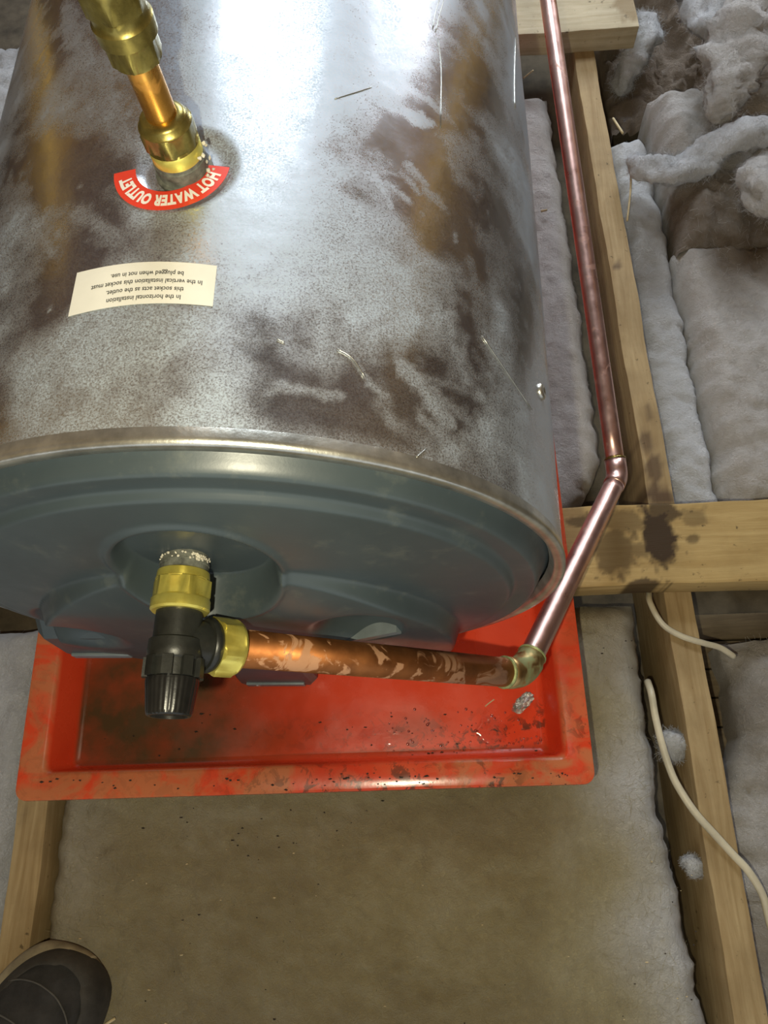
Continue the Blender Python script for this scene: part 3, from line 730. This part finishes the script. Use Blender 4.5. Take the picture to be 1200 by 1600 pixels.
def bar(a, b, wd, dp, mat, parent, name):
    a = np.array(a); b = np.array(b); d = b - a; n_ = np.array([-d[2], 0, d[0]]); n_ = n_ / np.linalg.norm(n_) * wd
    V = [a - n_, b - n_, b + n_, a + n_]; V = V + [v + np.array([0, dp, 0]) for v in V]
    return mesh(name, T(V), [(0, 1, 2, 3), (7, 6, 5, 4), (0, 4, 5, 1), (1, 5, 6, 2), (2, 6, 7, 3), (3, 7, 4, 0)], mat, parent, smooth=False)
bar((XC + .060, Y0 - .0425, ZC - .050), (XC + .116, Y0 - .0405, ZC - .014), .0035, .012, M['pocket'], tank, 'lip')
for yy in (.35, .85):   # saddles further back that carry the drum
    V, F = bevel_box(XC - .12, XC + .12, Y0 + yy, Y0 + yy + .05, .0478, ZC - R * .92, .006); mesh('saddle', T(V), F, M['plastic'], tank)
# rivet near the right side, seam strip
s_, y_ = at_px(845, 612); th = s_ / R; nrm = np.array([math.sin(th), 0, math.cos(th)]); pc = np.array([XC, y_, ZC]) + nrm * (R + .0002)
V, F = lathe(pc, nrm, [(-.002, .0062), (.0008, .0062), (.0022, .0048), (.0026, .0028), (.0014, .0022), (.0012, .0006)], 20)
mesh('rivet', T(V), F, M['sheet_edge'], tank)
for k, (u, v) in enumerate([(690, 8, ), ]):
    pass
# fine scratches as raised burrs
def scratch(pts, r=.00035):
    P = []
    for (u, v) in pts:
        s_, y_ = at_px(u, v); th = s_ / R; P.append((XC + (R + .0004) * math.sin(th), y_, ZC + (R + .0004) * math.cos(th)))
    return sweep(catmull(P, 4), r, 5)
V, F = merge(scratch([(693, 0), (686, 25), (680, 50)]), scratch([(686, 0), (680, 20), (676, 45)]), scratch([(684, 60), (689, 110), (688, 200)], .0003), scratch([(523, 155), (552, 146), (580, 137)]),
   scratch([(526, 545), (550, 560), (570, 590)]), scratch([(805, 60), (803, 120), (804, 170)], .0005), scratch([(752, 525), (790, 580), (830, 640)], .0003), scratch([(432, 530), (445, 535)]), scratch([(650, 715), (665, 702)], .0005))
mesh('scratches', T(V), F, M['sheet_edge'], tank)['kind'] = 'stuff'

# stickers wrapped on the drum
def wrap(px, py, lift):   # px along x (arc length from top), py along y -> tank frame point
    th = px / R; rr = R + lift
    return (XC + rr * math.sin(th), py, ZC + rr * math.cos(th))
SX, SY, RO, RI = -.0115, .3640, .0355, .0215   # sticker centre in arc length
V = []; F = []; a0, a1 = math.radians(-176), math.radians(-6); na_ = 60
for i in range(na_):
    a = a0 + (a1 - a0) * i / (na_ - 1)
    for jj in range(5):
        r = RI + (RO - RI) * jj / 4
        V.append(wrap(SX + r * math.cos(a), SY + r * math.sin(a), .0006))
F = [f[::-1] for f in grid_faces(na_, 5)]
st1 = mesh('sticker', T(V), F, M['red_sticker'], tank); st1['label'] = 'curved red HOT WATER OUTLET sticker'
def text_mesh(txt, size, bold=0.0, spacing=1.0):
    cu = bpy.data.curves.new('lettering', 'FONT'); cu.body = txt; cu.size = size; cu.align_x = 'CENTER'; cu.offset = bold; cu.space_character = spacing
    cu.resolution_u = 3
    ob = bpy.data.objects.new('lettering_tmp', cu); COL.objects.link(ob)
    dg = bpy.context.evaluated_depsgraph_get(); me = bpy.data.meshes.new_from_object(ob.evaluated_get(dg))
    V = [tuple(v.co) for v in me.vertices]; F = [tuple(p.vertices) for p in me.polygons]
    bpy.data.objects.remove(ob); bpy.data.curves.remove(cu); bpy.data.meshes.remove(me)
    return V, F
V, F = text_mesh('HOT WATER OUTLET', .0102, .00055, 1.10)
xs_ = [v[0] for v in V]; half = (max(xs_) - min(xs_)) / 2
rb = RI + .0035; arc_ = math.radians(146); out = []
for (x, y, z) in V:
    a = pi / 2 - (x / half) * arc_ / 2      # upright for a reader on the far side
    r = rb + y
    lx, ly = r * math.cos(a), r * math.sin(a)
    out.append(wrap(SX - lx, SY - ly, .00085))
mesh('lettering', T(out), F, M['white_ink'], st1, smooth=False)
# small white label
def lab_pt(s_, t_):  # s 0..1 left to right, t 0..1 far to near, corners measured on the drum
    c = [(-.0600, .2915), (.0225, .2885), (.0225, .2615), (-.0605, .2617)]
    x = (1 - t_) * ((1 - s_) * c[0][0] + s_ * c[1][0]) + t_ * ((1 - s_) * c[3][0] + s_ * c[2][0])
    y = (1 - t_) * ((1 - s_) * c[0][1] + s_ * c[1][1]) + t_ * ((1 - s_) * c[3][1] + s_ * c[2][1])
    y += .0022 * math.sin(s_ * pi)
    return x, y
V = []; ns, nt = 40, 14
for i in range(ns):
    for jj in range(nt):
        s_, t_ = i / (ns - 1), jj / (nt - 1)
        ds, dt = min(s_, 1 - s_) * .083, min(t_, 1 - t_) * .028
        if ds < .002 and dt < .002 and False: pass
        x, y = lab_pt(s_, t_); V.append(wrap(x, y, .0006))
st2 = mesh('sticker', T(V), [f[::-1] for f in grid_faces(ns, nt)][::1], M['white_sticker'], tank); st2['label'] = 'small cream rectangular sticker with printed instructions'
lines = ['In the horizontal installation', 'this socket acts as the outlet.', 'In the vertical installation this socket must', 'be plugged when not in use.']
allp = []
for k, ln in enumerate(lines):
    V, F = text_mesh(ln, .0052, .00008, 1.0)
    out = []
    for (x, y, z) in V:
        # upside down to the camera: reader's right is -x, reader's up is towards the camera
        s_ = .53 - x * .72 / .0825 ; t_ = .80 - k * .19 + y / .0275 * .8
        px, py = lab_pt(s_, t_); out.append(wrap(px, py, .0008))
    allp.append((list(T(out)), F))
V, F = merge(*allp); mesh('lettering', V, F, M['black_ink'], st2, smooth=False)

# ------------------------------------------------------------------ outlet pipe standing on top of the drum
B = T1((OX, OY, ZC + R - .0040)); UPV = np.array([0.0, 0.0, 1.0])
tdir = T1((-.0035, -.0015, .1)); tdir = tdir / np.linalg.norm(tdir)
def up(t): return B + tdir * t
op = empty('outlet_pipe', tuple(B), 'short golden copper pipe with brass nuts standing on the hot water outlet', 'pipe')
def lpart(name, t0, prof, mat, parent, n=48, ang=40, cap=True):
    V, F = lathe(up(t0), tdir, prof, n, cap=cap); return sharp(mesh(name, V, F, mat, parent), ang)
lpart('socket', 0, [(0, .0172), (.003, .0172), (.0038, .0150), (.008, .0148), (.0085, .0156), (.0125, .0156), (.013, .015), (.015, .0148)], M['stub'], op)
lpart('collar', .0140, [(0, .0138), (.001, .0150), (.007, .0150), (.0085, .0142), (.0095, .0136)], M['brass'], op)
lpart('compression_nut', .0225, [(0, .0140), (.0012, .0152), (.002, .0162, 'h'), (.0125, .0162, 'h'), (.0140, .0152), (.0148, .0140), (.0175, .0132), (.0190, .0118), (.0195, .0094)], M['brass_dull'], op)
lpart('copper_tube', .0400, [(0, .0086), (.045, .0086)], M['copper_gold'], op)
lpart('compression_nut', .0745, [(0, .0095), (.0018, .0125), (.0025, .0140, 'h'), (.0125, .0140, 'h'), (.0138, .0134)], M['brass_dull'], op)
lpart('coupling', .0882, [(0, .0130), (.001, .0150), (.009, .0154), (.0105, .0142), (.014, .0138), (.0155, .0158, 'h'), (.026, .0158, 'h'), (.028, .0142), (.034, .0125), (.035, .0088)], M['brass_dull'], op)
lpart('copper_tube', .1225, [(0, .0086), (.085, .0086)], M['copper_gold'], op)
# chalky sealing tape round the socket
parts = []
random.seed(4)
for k in range(26):
    a = random.uniform(-.5, 1.9); r_ = .0150 + random.uniform(0, .0035); t_ = random.uniform(.0, .024); uu, vv, dd = frame_of(tdir)
    c0 = up(t_) + np.array([math.cos(a), math.sin(a) - .2, 0]) * r_
    parts.append(lathe(c0, (random.uniform(-1, 1), random.uniform(-1, 1), .6), [(-.0012, .0004), (0, random.uniform(.0008, .002)), (.0014, .0004)], 7))
V, F = merge(*parts); mesh('sealing_tape', V, F, M['fluff'], op)['kind'] = 'stuff'

# ------------------------------------------------------------------ relief valve on the end cap
VB = plane_pt(290, 869, Y0 - .0095); AX = T1(VB - [0, .1, 0]) - T1(VB); AX = AX / np.linalg.norm(AX)
VB = T1(VB)
def ax(t): return VB + AX * t
rv = empty('relief_valve', tuple(VB), 'black pressure relief valve with yellow brass nuts on the grey end cap', 'valve')
def vpart(name, t0, prof, mat, parent=None, n=48, ang=40, cap=True):
    t0 = t0 * .87; prof = [(p[0] * .87, p[1] * .86) + tuple(p[2:]) for p in prof]
    V, F = lathe(ax(t0), AX, prof, n, cap=cap); return sharp(mesh(name, V, F, mat, parent or rv), ang)
vpart('socket', -.004, [(0, .0185), (.010, .0185), (.0105, .0195), (.0125, .0195), (.013, .0188), (.0205, .0188)], M['stub'])
vpart('collar', .0130, [(0, .0188), (.001, .0202), (.006, .0208), (.009, .0208)], M['brass'])
un = vpart('union_nut', .0195, [(0, .0200), (.001, .0212), (.002, .0235, 'h'), (.0150, .0235, 'h'), (.0165, .0224), (.017, .0228), (.0245, .0228), (.0262, .0212), (.0262, .0180)], M['brass'])
vpart('body', .0445, [(0, .0170), (.0, .0178), (.010, .0180), (.022, .0182), (.0225, .0196), (.0235, .0208), (.031, .0212), (.037, .0208), (.0385, .0196)], M['black'])
# crenellated ring
rg = vpart('ring', .0815, [(0, .0188), (.0, .0192), (.014, .0190)], M['black'])
parts = []
uu, vv, dd = frame_of(AX)
for k in range(9):
    a = 2 * pi * k / 9 + .1; c0 = ax(.0772) + (uu * math.cos(a) + vv * math.sin(a)) * .0170
    tang = -uu * math.sin(a) + vv * math.cos(a); rad = uu * math.cos(a) + vv * math.sin(a)
    V = [c0 + tang * sx * .0034 + AX * sy * .0062 + rad * sz * .0024 for sz in (-1, 1) for sx, sy in ((-1, -1), (1, -1), (1, 1), (-1, 1))]
    mesh('rib', V, [(3, 2, 1, 0), (4, 5, 6, 7), (0, 1, 5, 4), (1, 2, 6, 5), (2, 3, 7, 6), (3, 0, 4, 7)], M['black'], rg, smooth=False)
# knurled knob
n_ = 120; V = []; prof = [(0, .0150), (.0005, .0186), (.003, .0190), (.022, .0166), (.0245, .0160), (.0255, .0150), (.0255, .0132), (.0235, .0125), (.0235, .004), (.0245, .0035), (.0245, .0005)]
for (t_, r_) in prof:
    for i in range(n_):
        a = 2 * pi * i / n_; rr = r_ * (1 - (.022 if (i // 2) % 2 and .001 < t_ < .023 and r_ > .0155 else 0))
        V.append(ax(.0832 + t_ * .95) + (uu * math.cos(a) + vv * math.sin(a)) * rr * .90)
F = [(j_ * n_ + i, j_ * n_ + (i + 1) % n_, (j_ + 1) * n_ + (i + 1) % n_, (j_ + 1) * n_ + i) for j_ in range(len(prof) - 1) for i in range(n_)]
F += [tuple(range(n_))[::-1], tuple((len(prof) - 1) * n_ + i for i in range(n_))]
sharp(mesh('knob', V, F, M['black_gloss'], rv), 35)
# side outlet of the valve and the first pipe
P0 = ax(.0600)
PE = atd(817, 1053, .735)
D1 = PE - P0; L1 = np.linalg.norm(D1); D1 = D1 / L1
V, F = lathe(P0, D1, [(.004, .0158), (.0195, .0158), (.020, .0176), (.0215, .0186), (.0235, .0186), (.025, .0176), (.027, .0172)], 48)
sharp(mesh('side_outlet', V, F, M['black'], rv), 40)
V, F = lathe(P0 + D1 * .0262, D1, [(0, .0185), (.001, .0212, 'h'), (.014, .0212, 'h'), (.0155, .0196), (.0175, .0185), (.0185, .0150), (.0185, .0138)], 48)
sharp(mesh('outlet_nut', V, F, M['brass'], rv), 40)
# hairs and chalk caught on the valve socket
CLUMP = max(np.linspace(0, 2 * pi, 90), key=lambda a: float((uu * math.cos(a) + vv * math.sin(a)) @ np.array([.75, 0, .66])))
parts = []
random.seed(9)
for (u, v, u2, v2, u3, v3) in [(330, 880, 350, 893, 378, 880), (332, 878, 352, 890, 388, 882), (330, 895, 350, 905, 372, 900), (340, 878, 345, 890, 340, 900), (335, 900, 350, 897, 365, 905), (252, 876, 250, 890, 254, 905), (262, 870, 258, 885, 250, 898), (345, 895, 360, 885, 370, 880)]:
    P = catmull([atd(u, v, .588), atd(u2, v2, .580), atd(u3, v3, .586)], 6); parts.append(sweep(P, .00026, 5))
for k in range(70):
    a = random.uniform(0, 2 * pi) if k < 35 else random.gauss(CLUMP, .25); rr = .0163; c0 = ax(random.uniform(.002, .0065)) + (uu * math.cos(a) + vv * math.sin(a)) * rr
    parts.append(lathe(c0, (random.uniform(-1, 1), random.uniform(-1, 1), .6), [(-.0009, .0003), (0, random.uniform(.0005, .0014)), (.001, .0003)], 7))
V, F = merge(*parts); mesh('lint', V, F, M['fluff'], rv)['kind'] = 'stuff'

# ------------------------------------------------------------------ discharge pipe
P2 = atd(965, 746, .915); P3 = atd(856, -2, 1.045)
D2 = P2 - PE; L2 = np.linalg.norm(D2); D2 /= L2
D3 = P3 - P2; L3 = np.linalg.norm(D3); D3 /= L3
dp = empty('discharge_pipe', tuple(PE), 'bent copper discharge pipe running from the valve round the right side of the cylinder', 'pipe')
V, F = lathe(P0 + D1 * .0448, D1, [(0, .0134), (L1 - .0448 - .022, .0134)], 40); mesh('copper_tube', V, F, M['copper_orange'], dp)['label'] = 'orange blotchy copper tube beside the valve'
ra, rb_, rc = .0134, .0118, .0106
def bend(A_, Pc, B_, k=.028, n_=12):
    a = Pc - A_ * k; b = Pc + B_ * k; out = []
    for i in range(n_ + 1):
        t = i / n_; out.append((1 - t) ** 2 * a + 2 * t * (1 - t) * Pc + t * t * b)
    return out
pts = bend(D1, PE, D2, .018)
V, F = sweep([pts[0] - D1 * .008] + pts + [pts[-1] + D2 * .006], [ra + .0014] * 2 + [ra + .0012] * 11 + [rb_ + .0018] * 2, 28)
e1 = mesh('elbow', V, F, M['elbow'], dp); e1['label'] = 'greenish brown elbow above the tray'
V, F = lathe(pts[0] - D1 * .010, D1, [(0, ra), (.0012, ra + .0018), (.003, ra + .0016), (.004, ra)], 32); mesh('solder_ring', V, F, M['solder'], e1)
V, F = lathe(pts[-1] + D2 * .004, D2, [(0, rb_ + .001), (.0012, rb_ + .0024), (.003, rb_ + .0020), (.004, rb_)], 32); mesh('solder_ring', V, F, M['solder'], e1)
n_s = 24; V, F = sweep([PE + D2 * (.016 + (L2 - .030) * i / n_s) for i in range(n_s + 1)], [rb_ + (rc - rb_) * .35 * i / n_s for i in range(n_s + 1)], 36); mesh('copper_tube', V, F, M['copper_pink'], dp)
pts = bend(D2, P2, D3, .010)
V, F = sweep([pts[0] - D2 * .006] + pts + [pts[-1] + D3 * .012], [rc + .0016] * 15, 28)
e2 = mesh('elbow', V, F, M['copper_pink'], dp)
V, F = lathe(pts[-1] + D3 * .011, D3, [(0, rc), (.001, rc + .0020), (.0025, rc + .0016), (.003, rc - .001)], 32); mesh('solder_ring', V, F, M['brass_dull'], e2)
V, F = sweep([P2 + D3 * (.010 + (L3 + .25) * i / 20) for i in range(21)], rc, 36); mesh('copper_tube', V, F, M['copper_pink'], dp)

# ------------------------------------------------------------------ shoe at the bottom left
ang = math.radians(50)       # heading of the toe, measured from +x
TIP = np.array([-.357, -.120]); hd = np.array([math.cos(ang), math.sin(ang)]); sd = np.array([-hd[1], hd[0]])
def foot_w(t, side):   # t metres behind the tip; half width
    t = max(0, t); w0 = .052 * math.sqrt(max(0, 1 - (1 - min(1, t / .075)) ** 2.3))
    if t > .10: w0 -= .010 * min(1, (t - .10) / .08)
    return w0 * (1.05 if side > 0 else .98)
def shoe_loft(inset, z_of, name, mat, parent, lab=None, t0=0.0, rows=None, nn=40, kk=24, close_top=True):
    V = []
    for i in range(nn):
        t = .285 * (i / (nn - 1)) ** 1.4
        for k in range(kk + 1):
            s_ = -1 + 2 * k / kk
            side = 1 if s_ > 0 else -1
            tt = t; w_ = max(.0, foot_w(t, side) - inset)
            t2 = t + inset * (1 - min(1, t / .05)) if t < .05 else t
            c2 = TIP - hd * t2 + sd * (w_ * math.sin(s_ * pi / 2))
            V.append((c2[0], c2[1], z_of(t, s_, w_)))
    F = grid_faces(nn, kk + 1)
    return mesh(name, V, F, mat, parent)
shoe = empty('shoe', (TIP[0] - hd[0] * .14, TIP[1] - hd[1] * .14, .001), 'dark worn trainer with a beige sole edge at the bottom left corner', 'shoe')
# sole
V = []; nn = 90
def outline(off):
    pts = []
    for i in range(nn):
        t = .285 * (i / (nn - 1)) ** 1.8; pts.append(TIP + hd * (off * .9) - hd * t + sd * (foot_w(t, 1) + (off + .007) * min(1, t / .02)))
    for i in range(nn - 1, -1, -1):
        t = .285 * (i / (nn - 1)) ** 1.8; pts.append(TIP + hd * (off * .9) - hd * t - sd * (foot_w(t, -1) + (off - .006) * min(1, t / .02)))
    return pts
rows = [(-.004, .001), (.002, .003), (.004, .010), (.004, .020), (.001, .026), (-.004, .027)]
N2 = 2 * nn
for off, z in rows:
    for p in outline(off): V.append((p[0], p[1], z))
F = [(a * N2 + i, a * N2 + (i + 1) % N2, (a + 1) * N2 + (i + 1) % N2, (a + 1) * N2 + i) for a in range(len(rows) - 1) for i in range(N2)]
F += [tuple(range(N2))[::-1], tuple((len(rows) - 1) * N2 + i for i in range(N2))]
mesh('sole', V, F, M['shoe_sole'], shoe)
def upz(t, s_, w_):
    top = .052 + .032 * ss(.05, .16, t)
    e = math.sqrt(max(0, 1 - (1 - min(1, t / .07)) ** 2.0)); c2 = max(0, math.cos(s_ * pi / 2)) ** .55
    return .024 + (top - .024) * e * c2 + .0012 * fbm(t * 60, s_ * 4, 2)
shoe_loft(.0015, upz, 'upper', M['shoe'], shoe)
# rubber toe guard: band round the toe proud of the upper
V = []; na_ = 60
for i in range(na_):
    a = i / (na_ - 1)
    # walk along outline from the outer side round the tip to the inner side
    tt = abs(a - .42) * 2; side = 1 if a < .42 else -1
    t = .115 * tt ** 1.9 if side > 0 else .16 * tt ** 1.9
    w_ = foot_w(t, side)
    for (ins_, z) in ((-.001 - .005 * ss_(.30, .55, a), .022 - .016 * ss_(.30, .55, a)), (-.002 - .004 * ss_(.30, .55, a), .026), (.001, .038), (.007, .0445), (.010, .0445)):
        c2 = TIP - hd * (t + ins_ * max(0, 1 - t / .03)) + sd * side * (w_ - ins_ * min(1, t / .01))
        V.append((c2[0], c2[1], z * (1 if t > .01 else .97)))
mesh('toe_guard', V, grid_faces(na_, 5), M['shoe_toe'], shoe)
def on_upper(t, s_, lift=.001):
    side = 1 if s_ > 0 else -1; w_ = foot_w(t, side) - .0015; c2 = TIP - hd * t + sd * (w_ * math.sin(s_ * pi / 2))
    return np.array([c2[0], c2[1], upz(t, s_, w_) + lift])
for off in (.034, .072):
    P = [on_upper(off + .045 * abs(s_) ** 2, s_) for s_ in np.linspace(-.72, .72, 25)]
    V, F = sweep(P, .0009, 6); mesh('seam', V, F, M['stitch'], shoe)
